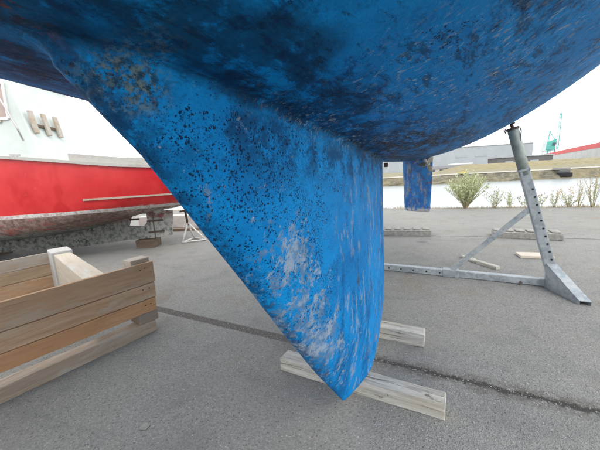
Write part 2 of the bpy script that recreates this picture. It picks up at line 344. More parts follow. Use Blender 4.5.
# ---------------------------------------------------------------- object helpers
def link(name, me, mat=None, parent=None, loc=None, rot=None, kind=None, smooth=False):
    if mat is not None and not me.materials: me.materials.append(MAT[mat] if isinstance(mat, str) else mat)
    if smooth:
        for p in me.polygons: p.use_smooth = True
    o = bpy.data.objects.new(name, me); C.objects.link(o)
    if parent: o.parent = parent
    if loc is not None: o.location = loc
    if rot is not None: o.rotation_euler = rot
    if kind: o['kind'] = kind
    return o
def empty(name, label, cat, loc=(0, 0, 0), rz=0., group=None):
    o = bpy.data.objects.new(name, None); C.objects.link(o); o.location = loc; o.rotation_euler = (0, 0, rz)
    o.empty_display_size = .2
    return tag(o, label, cat, group)
def tag(o, label, cat, group=None):
    o['label'] = label; o['category'] = cat
    if group: o['group'] = group
    return o
def mesh(verts, faces, name='m'):
    me = bpy.data.meshes.new(name); me.from_pydata([tuple(v) for v in verts], [], faces); me.validate(); me.update(); return me
class MB:
    def __init__(s): s.v = []; s.f = []
    def quadbox(s, pts):
        b = len(s.v); s.v += [tuple(p) for p in pts]
        s.f += [tuple(b + i for i in q) for q in ((0, 3, 2, 1), (4, 5, 6, 7), (0, 1, 5, 4), (1, 2, 6, 5), (2, 3, 7, 6), (3, 0, 4, 7))]
    def box(s, x0, x1, y0, y1, z0, z1):
        s.quadbox([(x0, y0, z0), (x1, y0, z0), (x1, y1, z0), (x0, y1, z0), (x0, y0, z1), (x1, y0, z1), (x1, y1, z1), (x0, y1, z1)])
    def bar(s, a, b, w, h, up=(0, 0, 1)):
        a, b = Vector(a), Vector(b); d = (b - a).normalized(); sd = d.cross(Vector(up))
        if sd.length < 1e-4: sd = d.cross(Vector((1, 0, 0)))
        sd.normalize(); u = sd.cross(d).normalized()
        c = [(-1, -1), (1, -1), (1, 1), (-1, 1)]
        s.quadbox([a + sd * (i * w / 2) + u * (j * h / 2) for i, j in c] + [b + sd * (i * w / 2) + u * (j * h / 2) for i, j in c])
    def tube(s, pts, r, n=12, caps=True):
        pts = [Vector(p) for p in pts]; rs = r if hasattr(r, '__len__') else [r] * len(pts)
        b = len(s.v); prev = None
        for i, p in enumerate(pts):
            d = (pts[min(i + 1, len(pts) - 1)] - pts[max(i - 1, 0)]).normalized()
            if prev is None:
                sd = d.cross(Vector((0, 0, 1)))
                if sd.length < 1e-3: sd = d.cross(Vector((1, 0, 0)))
            else: sd = prev - d * prev.dot(d)
            sd.normalize(); prev = sd; u = d.cross(sd)
            for k in range(n):
                a = 2 * math.pi * k / n; s.v.append(tuple(p + (sd * math.cos(a) + u * math.sin(a)) * rs[i]))
        for i in range(len(pts) - 1):
            for k in range(n):
                k2 = (k + 1) % n; s.f.append((b + i * n + k, b + i * n + k2, b + (i + 1) * n + k2, b + (i + 1) * n + k))
        if caps:
            s.f.append(tuple(b + k for k in range(n))[::-1]); e = b + (len(pts) - 1) * n; s.f.append(tuple(e + k for k in range(n)))
    def me(s, name='m', bevel=0.0, seg=1, cuts=0, jit=0.0, seed=0):
        me = mesh(s.v, s.f, name)
        bm = bmesh.new(); bm.from_mesh(me)
        bmesh.ops.recalc_face_normals(bm, faces=bm.faces)
        if bevel > 0: bmesh.ops.bevel(bm, geom=[e for e in bm.edges], offset=bevel, segments=seg, profile=.6, affect='EDGES')
        if cuts: bmesh.ops.subdivide_edges(bm, edges=[e for e in bm.edges if e.calc_length() > .05], cuts=cuts, use_grid_fill=True)
        if jit > 0:
            rr = random.Random(seed)
            for v in bm.verts: v.co += Vector((rr.uniform(-1, 1), rr.uniform(-1, 1), rr.uniform(-1, 1))) * jit
        bm.to_mesh(me); bm.free(); return me
def plank_me(L, W, H, bevel=.004, jit=0.0015, seed=0, cx=False):
    """box from x=0..L, centred on y, z 0..H, edges eased"""
    m = MB(); m.box(0, L, -W / 2, W / 2, 0, H)
    me = mesh(m.v, m.f); bm = bmesh.new(); bm.from_mesh(me); bmesh.ops.recalc_face_normals(bm, faces=bm.faces)
    bmesh.ops.subdivide_edges(bm, edges=[e for e in bm.edges if abs(e.verts[0].co.x - e.verts[1].co.x) > L * .5], cuts=max(3, int(L / .12)), use_grid_fill=False)
    rr = random.Random(seed)
    bmesh.ops.bevel(bm, geom=[e for e in bm.edges if e.calc_face_angle(0) > .5], offset=bevel, segments=2, profile=.6, affect='EDGES')
    for v in bm.verts: v.co += Vector((rr.uniform(-1, 1), rr.uniform(-1, 1), rr.uniform(-1, 1))) * jit
    bm.to_mesh(me); bm.free(); return me

# ---------------------------------------------------------------- ground, water, far bank
QE = Vector((.916, -.400, 0)).normalized(); QN = Vector((.400, .916, 0)).normalized(); Q0 = Vector((3.015, 9.56, 0))
def qp(u, v, z=0.): p = Q0 + QE * u + QN * v; return (p.x, p.y, z)
def sheet(name, pts, mat, sub=0):
    me = mesh(pts, [tuple(range(len(pts)))]); return link(name, me, mat, kind='structure')
# yard edge is slightly ragged
rng = random.Random(4)
edge = [(-400, 0)] + [(u * .25, rng.uniform(-.03, .03)) for u in range(-80, 60)] + [(400, 0)]
sheet('ground', [qp(400, -900), qp(-400, -900)] [::-1] + [] if False else [qp(-400, -900), qp(400, -900)] + [qp(u, v) for u, v in reversed(edge)], 'asphalt')
m = MB(); m.quadbox([qp(-400, -.40, -3), qp(400, -.40, -3), qp(400, -.05, -3), qp(-400, -.05, -3), qp(-400, -.40, -.004), qp(400, -.40, -.004), qp(400, -.05, -.004), qp(-400, -.05, -.004)])
link('quay_wall', m.me(), 'quay', kind='structure')
sheet('water', [qp(-900, -.3, -1.5), qp(900, -.3, -1.5), qp(900, 300, -1.5), qp(-900, 300, -1.5)], 'water')

FB0 = Vector((36, 50, 0)); FE = Vector((.955, -.295, 0)).normalized(); FN = Vector((.295, .955, 0)).normalized()
def fp(u, v, z=0.): p = FB0 + FE * u + FN * v; return (p.x, p.y, z)
def strip(name, rows, mat, u0=-300, u1=300, n=160, jz=.0, jv=.0, seed=1, kind='structure'):
    rr = random.Random(seed); V = []; Fc = []
    for i in range(n + 1):
        # denser where the camera looks
        t_ = i / n * 2 - 1; u = (u0 + u1) / 2 + (u1 - u0) / 2 * (t_ ** 3 * .7 + t_ * .3)
        for (v, z, a) in rows: V.append(fp(u, v + rr.uniform(-1, 1) * jv * a, z + rr.uniform(-1, 1) * jz * a))
    k = len(rows)
    for i in range(n):
        for j in range(k - 1): Fc.append((i * k + j, (i + 1) * k + j, (i + 1) * k + j + 1, i * k + j + 1))
    return link(name, mesh(V, Fc), mat, kind=kind)
strip('far_bank', [(-.6, -2.5, 0), (-.3, -1.52, 1), (.1, -1.15, 1), (1.0, -.85, 1), (1.9, -.35, 1), (2.6, -.08, 0)], 'bank_mud', jz=.09, jv=.3, seed=3)
strip('far_path', [(2.55, -.03, 0), (2.7, .06, 0), (7.0, .10, 0)], 'far_path', seed=5)
strip('far_ground', [(6.9, .04, 0), (14, .25, 1), (40, .45, 1), (900, .5, 0)], 'grass_bank', u0=-900, u1=900, jz=.06, seed=6)

# tarred joint crossing the yard, eroded and full of crumbs
J0 = Vector((-1.443, 2.694, 0)); J1 = Vector((1.394, 1.221, 0)); JD = (J1 - J0).normalized(); JN = Vector((-JD.y, JD.x, 0))
# worn parking line under the concrete blocks
a = Vector((1.2, 5.72, 0)); b = Vector((7.2, 3.20, 0)); d = (b - a).normalized(); nn = Vector((-d.y, d.x, 0))
link('parking_line', mesh([(*(a + nn * k + d * L)[:2], .004) for L, k in ((0, 0), (6.3, 0), (6.3, .045), (0, .045))], [(0, 1, 2, 3)]), 'worn_paint', kind='structure')

def pebbles(name, n, area, smin, smax, seed, mat='pebble'):
    rr = random.Random(seed); V = []; Fc = []
    base = [(1, 0, 0), (-.5, .87, 0), (-.5, -.87, 0), (.3, .1, .7), (-.6, .2, .45)]
    fs = [(0, 1, 3), (1, 4, 3), (2, 0, 3), (2, 3, 4), (1, 2, 4)]
    for i in range(n):
        x, y = area(rr); s_ = rr.uniform(smin, smax) * rr.uniform(.5, 1); an = rr.uniform(0, 6.28); b = len(V)
        for p in base:
            px, py = p[0] * s_ * rr.uniform(.7, 1.2), p[1] * s_ * rr.uniform(.6, 1.1)
            V.append((x + px * math.cos(an) - py * math.sin(an), y + px * math.sin(an) + py * math.cos(an), .0005 + p[2] * s_ * rr.uniform(.6, 1)))
        Fc += [tuple(b + k for k in q) for q in fs]
    return link(name, mesh(V, Fc), mat, kind='stuff')
def area_front(rr):
    r = .55 + 4.2 * rr.random() ** 1.1; th = rr.uniform(-.95, .95); return r * math.sin(th), r * math.cos(th)
def area_joint(rr):
    s_ = rr.uniform(.0, 5.0) if rr.random() < .8 else rr.uniform(-1, 0); p = J0 + JD * s_ + JN * rr.gauss(0, .035); return p.x, p.y
o = pebbles('loose_grit', 3600, area_front, .0014, .0045, 1); o['label'] = 'pale grit scattered over the asphalt'
o = pebbles('joint_crumbs', 1500, area_joint, .003, .009, 5, 'concrete'); o['label'] = 'grey stone crumbs lying in the tar joint'
o = pebbles('joint_grit', 260, area_joint, .002, .005, 9, 'concrete_pale'); o['label'] = 'pale grit lying in the tar joint'

# ---------------------------------------------------------------- the blue sailing boat overhead
AX = Vector((.485, .875, 0)).normalized(); NX = Vector((AX.y, -AX.x, 0)); T0 = Vector((.163, 1.274, 0))
PH = (1.28, 1.1844, .0307, .0302, 1.4659, .7593, 2.5106, 1.634, 2.0611, 7.2551, 2.0322)
SF, SA = -5.0, 4.6
def zc(s_):
    d = s_ - PH[1]; return PH[0] + (PH[2] if d > 0 else PH[3]) * d * d / (1 + .12 * abs(d))
def hb(s_):
    d = s_ - PH[5]
    return PH[4] * max(.01, 1 - (abs(d / (PH[9] - PH[5])) ** PH[10] if d > 0 else abs(d / (SF - PH[5])) ** PH[6]))
def hull_pt(s_, u):
    D = 2.35 - zc(s_); th = u * math.pi / 2
    return hb(s_) * math.sin(th) ** (2 / PH[7]), zc(s_) + D * (1 - max(0, math.cos(th)) ** (2 / PH[8]))
def hull_z(s_, l):
    pr = None
    for i in range(201):
        q = hull_pt(s_, i / 200)
        if q[0] >= abs(l): return q[1]
    return 2.35
yacht = empty('sailing_yacht', 'blue sailing yacht overhead, scraped antifouling paint, long fin keel standing on timber', 'sailing yacht', T0, math.atan2(AX.y, AX.x))
# local x = aft, local y = -(side towards the camera)
NS, NU = 120, 34
V = []; Fc = []
svals = [SF + (SA - SF) * i / NS for i in range(NS + 1)]
us = [-1 + 2 * j / (2 * NU) for j in range(2 * NU + 1)]
for s_ in svals:
    for u in us:
        l, z = hull_pt(s_, abs(u) ** .9); V.append((s_, -math.copysign(l, u) if u else 0, z))
K = 2 * NU + 1
for i in range(NS):
    for j in range(K - 1): Fc.append((i * K + j, i * K + j + 1, (i + 1) * K + j + 1, (i + 1) * K + j))
Fc.append(tuple(NS * K + j for j in range(K)))
me = mesh(V, Fc); bm = bmesh.new(); bm.from_mesh(me); bmesh.ops.recalc_face_normals(bm, faces=bm.faces); bm.to_mesh(me); bm.free()
link('hull', me, 'antifoul', yacht, smooth=True)
# topsides and deck above the paint line
V = []; Fc = []
for s_ in svals:
    l = hb(s_)
    V += [(s_, -l, 2.35), (s_, -l * 1.03, 2.85), (s_, l * 1.03, 2.85), (s_, l, 2.35)]
for i in range(NS): Fc += [(4 * i + a, 4 * i + 4 + a, 4 * i + 5 + a, 4 * i + 1 + a) for a in (0, 2)]
Fc += [(4 * NS, 4 * NS + 1, 4 * NS + 2, 4 * NS + 3)]
link('topsides', mesh(V, Fc), 'white_gel', yacht, smooth=False)
V = []; Fc = []
for s_ in svals: V += [(s_, -hb(s_) * 1.03, 2.85), (s_, 0, 2.92), (s_, hb(s_) * 1.03, 2.85)]
for i in range(NS): Fc += [(3 * i + a, 3 * i + 3 + a, 3 * i + 4 + a, 3 * i + 1 + a) for a in (0, 1)]
link('deck', mesh(V, Fc), 'white_gel', yacht)
m = MB(); m.quadbox([(-2.2, -.6, 2.86), (1.4, -.7, 2.86), (1.4, .7, 2.86), (-2.2, .6, 2.86), (-1.9, -.5, 3.2), (1.4, -.6, 3.28), (1.4, .6, 3.28), (-1.9, .5, 3.2)])
link('cabin', m.me(bevel=.04, seg=2), 'white_gel', yacht)
m = MB(); m.tube([(-1.2, 0, 3.2), (-1.2, 0, 12)], [.07, .05]); link('mast', m.me(), 'stainless', yacht, smooth=True)

# fin keel
LEt = [(.085, .02), (.101, -.005), (.25, -.125), (.394, -.242), (.728, -.490), (.923, -.630), (1.113, -.772), (1.239, -.862), (1.33, -.940), (1.45, -1.075)]
TEt = [(.10, .56), (.112, .64), (.15, .75), (.22, .83), (.30, .875), (.40, .90), (.5, .908), (1.45, .888)]
def lut(tb, z):
    if z <= tb[0][0]: return tb[0][1]
    for (a, p), (b, q) in zip(tb, tb[1:]):
        if z <= b: return p + (q - p) * (z - a) / (b - a)
    return tb[-1][1]
def foil(u): return max(0., 5 * (.2969 * math.sqrt(u) - .1260 * u - .3516 * u * u + .2843 * u ** 3 - .1015 * u ** 4)) / .5 + .10 * u * (1 - max(0, (u - .93) / .07))
zs = [.085, .092, .10, .108, .12, .135, .15, .17, .19, .22, .26, .30, .35, .40, .45, .5, .6, .7, .8, .9, 1.0, 1.08, 1.14]
NUk = 44; FR = .026; V = []; Fc = []; rings = []
def outline(z):
    le, te = lut(LEt, z), lut(TEt, z); th = .070 + .016 * min(1, z / .6)
    if z < .10: th *= .8
    pts = []
    for sgn in (1, -1):
        for k in range(NUk + 1):
            u = (1 - math.cos(math.pi * k / NUk)) / 2
            if sgn == -1: u = 1 - u
            sh = max(0., min(1., (.45 - z) / .35)); pts.append((le + (te - le) * u, -sgn * min(1., foil(u)) * th * (1 - sh * .75 * max(0., 1 - u / .55))))
    del pts[NUk]
    return pts[:-1]
def zhull(s_, l): return hull_z(s_, l)
rows = [[(x, y, z) for x, y in outline(z)] for z in zs]
base = outline(1.14); n = len(base)
def root_at(k):                                     # follow the leading edge up to the body
    x, y = base[k]; zt = zhull(x, y) - FR
    for _ in range(3):
        o2 = outline_pt(k, zt); zt = zhull(o2[0], o2[1]) - FR
    return zt
OC = {}
def outline_pt(k, z):
    key = round(z, 3)
    if key not in OC: OC[key] = outline(key)
    return OC[key][k]
tops = [root_at(k) for k in range(n)]
for f_ in (.5, 1.0):
    rows.append([(*outline_pt(k, 1.14 + (tops[k] - 1.14) * f_), 1.14 + (tops[k] - 1.14) * f_) for k in range(n)])
last = rows[-1]
nrm_ = []
for k in range(n):
    a, b = last[k - 1], last[(k + 1) % n]; d = Vector((b[0] - a[0], b[1] - a[1])).normalized(); nv = Vector((d.y, -d.x))
    c_ = Vector((last[k][0] - .0, last[k][1]))
    if nv.dot(Vector((last[k][0] - 0.0, last[k][1] * 8))) < 0: nv = -nv
    nrm_.append(nv)
for a_ in (12, 25, 38, 50, 62, 74, 84, 90):
    a_ = R(a_); row = []
    for k in range(n):
        off = FR * (1 - math.cos(a_)); x = last[k][0] + nrm_[k].x * off; y = last[k][1] + nrm_[k].y * off
        # blend from the wall height up to the local body surface
        zh = zhull(x, y); z = min(last[k][2] + FR * math.sin(a_) * 1.0 + (zh - (last[k][2] + FR)) * math.sin(a_) ** 2, zh)
        row.append((x, y, z))
    rows.append(row)
rows.append([(x, y, z + .012) for x, y, z in rows[-1]])
for row in rows: rings.append(len(V)); V += row
for a, b in zip(rings, rings[1:]):
    for k in range(n): k2 = (k + 1) % n; Fc.append((a + k, a + k2, b + k2, b + k))
Fc.append(tuple(rings[0] + k for k in range(n)))
me = mesh(V, Fc); bm = bmesh.new(); bm.from_mesh(me); bmesh.ops.recalc_face_normals(bm, faces=bm.faces); bm.to_mesh(me); bm.free()
link('keel', me, 'antifoul', yacht, smooth=True)
# hard-over rudder on its stock
rud = link('rudder', mesh(*(lambda M: (M.v, M.f))(MB())), 'antifoul', yacht) if False else None
rc = 2.90
ca, sa = math.cos(R(66)), math.sin(R(66))
V = []; Fc = []; rings = []
for k, (z, fo, af) in enumerate([(.665, .15, .17), (.675, .165, .19), (.72, .172, .195), (.9, .182, .205), (1.1, .19, .215), (1.30, .195, .225), (1.42, .195, .225)]):
    ring = []
    for sgn in (1, -1):
        for q in range(12):
            u = q / 12 if sgn == 1 else 1 - q / 12
            c_ = -fo + (fo + af) * u; tt = min(1., foil(u)) * (.028 if z > .67 else .018) * sgn
            ring.append((rc + c_ * ca - tt * sa, c_ * sa + tt * ca, z))
    rings.append(len(V)); V += ring; n = len(ring)
for a, b in zip(rings, rings[1:]):
    for k in range(n): k2 = (k + 1) % n; Fc.append((a + k, a + k2, b + k2, b + k))
Fc.append(tuple(rings[0] + k for k in range(n))); Fc.append(tuple(rings[-1] + k for k in range(n)))
t = NT('worn_rudder_paint'); o_ = t.obj; f1 = t.noise(t.scale(o_, (8, 8, 3)), 2.2, 7, .75); f2 = t.noise(o_, 16, 6, .72); f3 = t.noise(o_, 7, 5, .7); x_, y_, z_ = t.sep(o_)
c_ = t.mix(t.ramp(f3, .35, .65), (0.005, .11, .40), (.012, .24, .62))
c_ = t.mix(t.mul(t.ramp(f1, .50, .60), .8), c_, (.30, .31, .33)); c_ = t.mix(t.mul(t.ramp(f2, .54, .62), .75), c_, (.10, .065, .055))
c_ = t.mix(t.mul(t.ramp(z_, .72, .69), t.ramp(f2, .40, .50)), c_, (.52, .52, .54))
MAT['rudder'] = t.out(c_, .6, 0, f2, .4, .006)
me = mesh(V, Fc); bm = bmesh.new(); bm.from_mesh(me); bmesh.ops.recalc_face_normals(bm, faces=bm.faces); bm.to_mesh(me); bm.free()
rud = link('rudder', me, 'rudder', yacht, smooth=True)
# propeller ahead of the rudder, towards the camera side
prop = MB(); pc = Vector((2.64, -.135, 1.262)); prop.tube([pc + Vector((-.05, 0, 0)), pc + Vector((.02, 0, 0)), pc + Vector((.06, 0, 0))], [.022, .025, .012], 12)
po = link('propeller', prop.me(), 'bronze', yacht, smooth=True)
for k in range(3):
    a0 = R(-118 + 120 * k); V = []; Fc = []
    for i in range(7):
        r_ = .02 + .085 * i / 6; wd = .038 * math.sin(math.pi * (.18 + .78 * i / 6)) + .004
        for j in range(3):
            t_ = (j - 1) * wd / r_ * .7 if r_ > .03 else (j - 1) * .5; a1 = a0 + t_ * .9
            V.append((pc.x + (j - 1) * .022, pc.y + r_ * math.cos(a1), pc.z + r_ * math.sin(a1)))
    for i in range(6):
        for j in range(2): Fc.append((i * 3 + j, i * 3 + j + 1, i * 3 + 4 + j, i * 3 + 3 + j))
    me = mesh(V, Fc); bm = bmesh.new(); bm.from_mesh(me)
    bmesh.ops.solidify(bm, geom=bm.faces[:], thickness=.004); bm.to_mesh(me); bm.free()
    link('blade', me, 'bronze', po)
m = MB(); m.tube([(2.38, -.125, 1.32), (2.60, -.134, 1.266)], .013, 8); link('propeller_shaft', m.me(), 'stainless', yacht, smooth=True)
m = MB(); m.tube([(.955, -.012, 1.265), (.955, -.012, 1.235)], [.016, .013], 10); link('hull_fitting', m.me(), 'iron', yacht, smooth=True)

# ---------------------------------------------------------------- timbers beneath the keel
def timber(name, label, p0, p1, W, H, mat, cat, group=None, seed=1, bevel=.006, jit=.0018):
    p0, p1 = Vector(p0), Vector(p1); d = p1 - p0
    return tag(link(name, plank_me(d.length, W, H, bevel, jit, seed), mat, None, p0, (0, 0, math.atan2(d.y, d.x))), label, cat, group)
G1 = 'timber beams under the keel'
nb = Vector((.447, .817, 0)) * .05
timber('wooden_beam', 'nearer whitish timber beam beneath the blue keel tip, knotted and stained', Vector((-.173, 1.668, 0)) + nb, Vector((.644, 1.221, 0)) + nb, .10, .085, 'beam', 'wooden beam', G1, 3)
timber('wooden_beam', 'shorter looking timber beam behind the keel, mostly hidden by it', Vector((.798 - .88, 1.812 + .48, 0)) + nb, Vector((.798, 1.812, 0)) + nb, .10, .099, 'beam', 'wooden beam', G1, 8)

# ---------------------------------------------------------------- galvanised boat stand
STB = Vector((2.46, 2.68, 0)); BD = Vector((-.875, .485, 0)).normalized()
st = empty('boat_stand', 'galvanised steel boat stand propping the blue hull, with pinholes up its leaning post', 'boat stand', STB, math.atan2(BD.y, BD.x))
# local x = along the ground beam (away to the left), local y = -AX (towards bow/camera)
LB = 2 * 1.33
def stand_side(fl):
    X = (lambda x: x) if not fl else (lambda x: LB - x)
    top = Vector((X(.31), 0, 1.144)); foot = Vector((X(0), 0, .0)); up = (top - foot).normalized()
    m = MB(); a_, b_ = foot + up * .03, top
    m.bar(a_, b_, .085, .085, (0, 1, 0)); post = link('post', m.me(bevel=.008, seg=2), 'galv', st)
    sd = -1 if fl else 1
    # pin holes on the outer edge of the camera-side face
    outward = Vector((-up.z, 0, up.x)) * sd
    for k in range(12):
        c = foot + up * (.13 + k * .078)
        for face in ((0, 1, 0),):
            m = MB(); q = c + Vector((0, .0432, 0)) + outward * .022
            m.tube([q - Vector((0, .004, 0)), q + Vector((0, .0012, 0))], .0095, 12); link('pin_hole', m.me(), 'black', post)
    m = MB(); m.bar(top - up * .012, top + up * .012, .096, .096, (0, 1, 0)); link('collar', m.me(bevel=.004), 'galv', post)
    tt = top + up * .40
    m = MB(); m.tube([top - up * .05, tt - up * .012, tt], [.047, .047, .043], 24); tb = link('upper_tube', m.me(), 'green_tube', st, smooth=False)
    for p in tb.data.polygons: p.use_smooth = len(p.vertices) == 4
    m = MB(); m.tube([tt, tt + up * .02], [.053, .053], 24); link('cap_ring', m.me(), 'iron', tb)
    # handle bar of the screw
    m = MB(); m.tube([tt + Vector((-.055 * sd, .0, .01)), tt + Vector((-.062 * sd, .03, -.02)), tt + Vector((-.058 * sd, .035, -.11))], .006, 8); link('handle', m.me(), 'green_tube', tb, smooth=True)
    ex = tt + up * .0
    w_ = (STB + BD * ex.x); rel = w_ - T0; s_, l_ = rel.dot(AX), rel.dot(NX)
    zt = hull_z(s_, l_) - .012
    hd = Vector((ex.x + up.x / up.z * (zt - ex.z), 0, zt))
    m = MB(); m.tube([tt, hd], .014, 12); link('screw', m.me(), 'iron', st, smooth=True)
    nrm = Vector((.45 * -sd, 0, 1)).normalized()
    m = MB(); m.tube([hd - nrm * .012, hd + nrm * .006], [.035, .038], 16); link('pad', m.me(), 'iron', st)
    m = MB(); m.tube([tt + Vector((.06 * sd, .0, .012)), tt + Vector((.066 * sd, .02, -.01)), tt + Vector((.06 * sd, .03, -.03))], .005, 8); link('magenta_strap', m.me(), 'magenta', st)
    # brace
    m = MB(); m.bar((X(.90), .0, .085), foot + up * .80 + Vector((.035 * sd, 0, 0)), .008, .052, (0, 1, 0)); m.bar((X(.90), .026, .085), foot + up * .80 + Vector((.035 * sd, .026, 0)), .052, .006, (0, 1, 0))
    link('brace', m.me(bevel=.0015), 'galv', st)
    m = MB(); m.box(*sorted((X(.83), X(.99))), -.043, .043, .001, .086); link('sleeve', m.me(bevel=.004), 'galv', st)
    # sloping foot channel running towards the bow
    m = MB(); xw = .040
    A_ = lambda dx, z: (X(.055) + dx, .040, z); B_ = lambda dx, z: (X(-.105) + dx, .405, z)
    for s0, s1 in ((-xw, -xw + .005), (xw - .005, xw)):
        m.quadbox([A_(s0, 0), A_(s1, 0), B_(s1, 0), B_(s0, 0), A_(s0, .238), A_(s1, .238), B_(s1, .030), B_(s0, .030)])
    m.quadbox([A_(-xw, .2385), A_(xw, .2385), B_(xw, .0305), B_(-xw, .0305), A_(-xw, .244), A_(xw, .244), B_(xw, .036), B_(-xw, .036)])
    link('foot_channel', m.me(), 'galv', st)
stand_side(False); stand_side(True)
m = MB(); m.box(.05, LB - .05, -.036, .036, .004, .076); bm_ = link('ground_beam', m.me(bevel=.006, seg=2), 'galv', st)
for k in range(9):
    m = MB(); x_ = 1.02 + k * .14; m.tube([(x_, .034, .04), (x_, .0372, .04)], .009, 12); link('pin_hole', m.me(), 'black', bm_)
m = MB(); m.tube([(.28, .036, .022), (.28, .06, .022)], .012, 8); link('clamp_bolt', m.me(), 'iron', st)

# ---------------------------------------------------------------- concrete blocks
def block(p0, p1, label, seed):
    p0, p1 = Vector(p0), Vector(p1); d = (p1 - p0); L = d.length
    e = empty('concrete_block', label, 'concrete block', p0, math.atan2(d.y, d.x), 'concrete wheel stops on the quay')
    m = MB(); m.box(0, L, 0, .30, 0, .105); link('base_block', m.me(bevel=.008, seg=1, cuts=3, jit=.002, seed=seed), 'concrete', e)
    n = 6; st_ = L / n
    m = MB(); m.box(-.060, .060, -.11, .12, 0, .022); sm = m.me(bevel=.008, seg=1)
    for k in range(n): link('stud', sm, 'concrete', e, (st_ * (k + .5), .16, .1055))
block((1.43, 5.49, 0), (2.382, 5.182 - .02, 0), 'grey studded concrete block behind the keel, left of the two on the quay', 1)
block((3.242, 4.766, 0), (4.04, 4.33, 0), 'grey studded concrete block lying behind the steel stand', 2)

# wood scraps round the stand
timber('wood_offcut', 'flat pale wooden board lying behind the stand post', (2.86, 3.70, 0), (3.20, 3.58, 0), .20, .035, 'cream', 'wood offcut', None, 5)
e = empty('wooden_stick', 'thin weathered stick of wood lying across behind the stand beam', 'wooden stick', (2.17, 3.80, 0), math.atan2(-.55, .08))
link('stick_half', plank_me(.28, .055, .035, .006, .003, 6), 'beam', e)
link('stick_half', plank_me(.28, .06, .04, .006, .003, 7), 'beam', e, (.29, .0, 0), (0, 0, .12))
# small litter flake in the foreground
me = mesh([(0, 0, .002), (.035, -.004, .003), (.042, .025, .002), (.018, .038, .005), (-.006, .022, .003)], [(0, 1, 2, 3, 4)])
bm = bmesh.new(); bm.from_mesh(me); bmesh.ops.solidify(bm, geom=bm.faces[:], thickness=.0015); bm.to_mesh(me); bm.free()
tag(link('paint_flake', me, 'concrete', None, (-.86, 1.27, 0.001)), 'thin grey paint flake lying on the asphalt before the crate', 'paint flake')

# ---------------------------------------------------------------- wooden crate on the left
D1 = Vector((-.578, -.816, 0)); D2 = Vector((-.816, .578, 0)); C0 = Vector((-1.250, 2.275, 0))
crate = empty('wooden_crate', 'open wooden boat cradle crate of tan boards with a cream cross beam', 'wooden crate', C0, math.atan2(D1.y, D1.x))
# local x = along the wall (towards the camera's left), local y = MINUS D2 (outwards);  inwards is y<0
LW = 2.3
def board(name, x, y, z, L, W, H, mat, seed, label=None, rz=0):
    """board standing on edge: length L along x, thickness W across, height H"""
    o = link(name, plank_me(L, W, H, .0035, .0009, seed), mat, crate, (x, y, z), (0, 0, rz))
    if label: o['label'] = label
    return o
board('board', -.045, -.0125, .418, LW + .06, .025, .172, 'board_tan', 11)
board('board', -.035, -.0120, .292, LW + .04, .025, .122, 'board_tan', 12)
board('board', -.025, -.0135, .180, LW + .04, .026, .108, 'board_orange', 13)
board('runner', .0, -.055, .0, LW, .11, .098, 'runner_wood', 14, 'pale topped ground runner')
m = MB(); m.box(-.028, .125, -.150, -.0005, .0985, .1795); link('post_foot', m.me(bevel=.003), 'brown_post', crate)
m = MB(); m.box(-.03, .115, -.150, -.027, .0985, .625); link('corner_post', m.me(bevel=.006, seg=2), 'teak', crate)
m = MB(); m.box(1.5, 1.62, -.12, -.027, .0985, .56); link('post', m.me(bevel=.006), 'teak', crate)
m = MB(); m.box(2.2, 2.3, -.12, -.027, .0985, .56); link('post', m.me(bevel=.006), 'teak', crate)
# back wall
BY = -1.50
for k, (z0, hh, mt) in enumerate(((.465, .115, 'teak'), (.345, .116, 'board_inner'), (.205, .136, 'board_tan'), (.085, .112, 'board_inner'))):
    board('back_board', .22, BY, z0, LW - .25, .025, hh, mt, 20 + k)
board('back_runner', .22, BY - .05, 0, LW - .2, .08, .082, 'teak', 26)
m = MB(); m.box(2.2, 2.3, BY + .014, BY + .11, .01, .56); link('post', m.me(bevel=.006), 'teak', crate)
# end wall at the far end of the crate near the camera's left (out of view)
for k, z0 in enumerate((.40, .24, .08)):
    o = link('end_board', plank_me(1.48, .025, .15, .0035, .0009, 40 + k), 'board_tan', crate, (LW + .016, 0, z0), (0, 0, -math.pi / 2))
# cream cross beam between the two walls: trapezoid in plan as seen, deep
def prism(name, quad, z0, z1, mat, bev=.006):
    m = MB(); m.quadbox([(x, y, z0) for x, y in quad] + [(x, y, z1) for x, y in quad]); return link(name, m.me(bevel=bev, seg=2), mat, crate)
cbm = plank_me(1.24, .135, .385, .008, .001, 33)
xb = link('cross_beam', cbm, 'cream', crate, (.365, -.03, .20), (0, 0, math.atan2(-1.2, -.16)))
xb['label'] = 'deep cream painted cross beam'
m = MB(); m.box(0, .27, -.085, .085, 0, .60); bp = link('beam_end_block', m.me(bevel=.012, seg=3), 'white_timber', crate, (.205, -1.235, .01), (0, 0, math.atan2(-1.2, -.16)))
# rusty nail heads on the boards
m = MB(); m.tube([(0, 0, 0), (0, .0016, 0)], .0055, 8); nm = m.me()
rr = random.Random(6)
for z_ in (.545, .375, .240):
    for x_ in (.022, .066):
        link('nail', nm, 'iron', crate, (x_ + rr.uniform(-.008, .008), .0008, z_ + rr.uniform(-.008, .008)))

# ---------------------------------------------------------------- red workboat on the left
RA = R(-2); ra = Vector((-math.cos(RA), math.sin(RA), 0)); RO = Vector((-2.2, 5.75, 0))
rb = empty('red_boat', 'red wooden boat on blocks with white wheelhouse and worn grey underside', 'boat', RO, math.atan2(ra.y, ra.x))
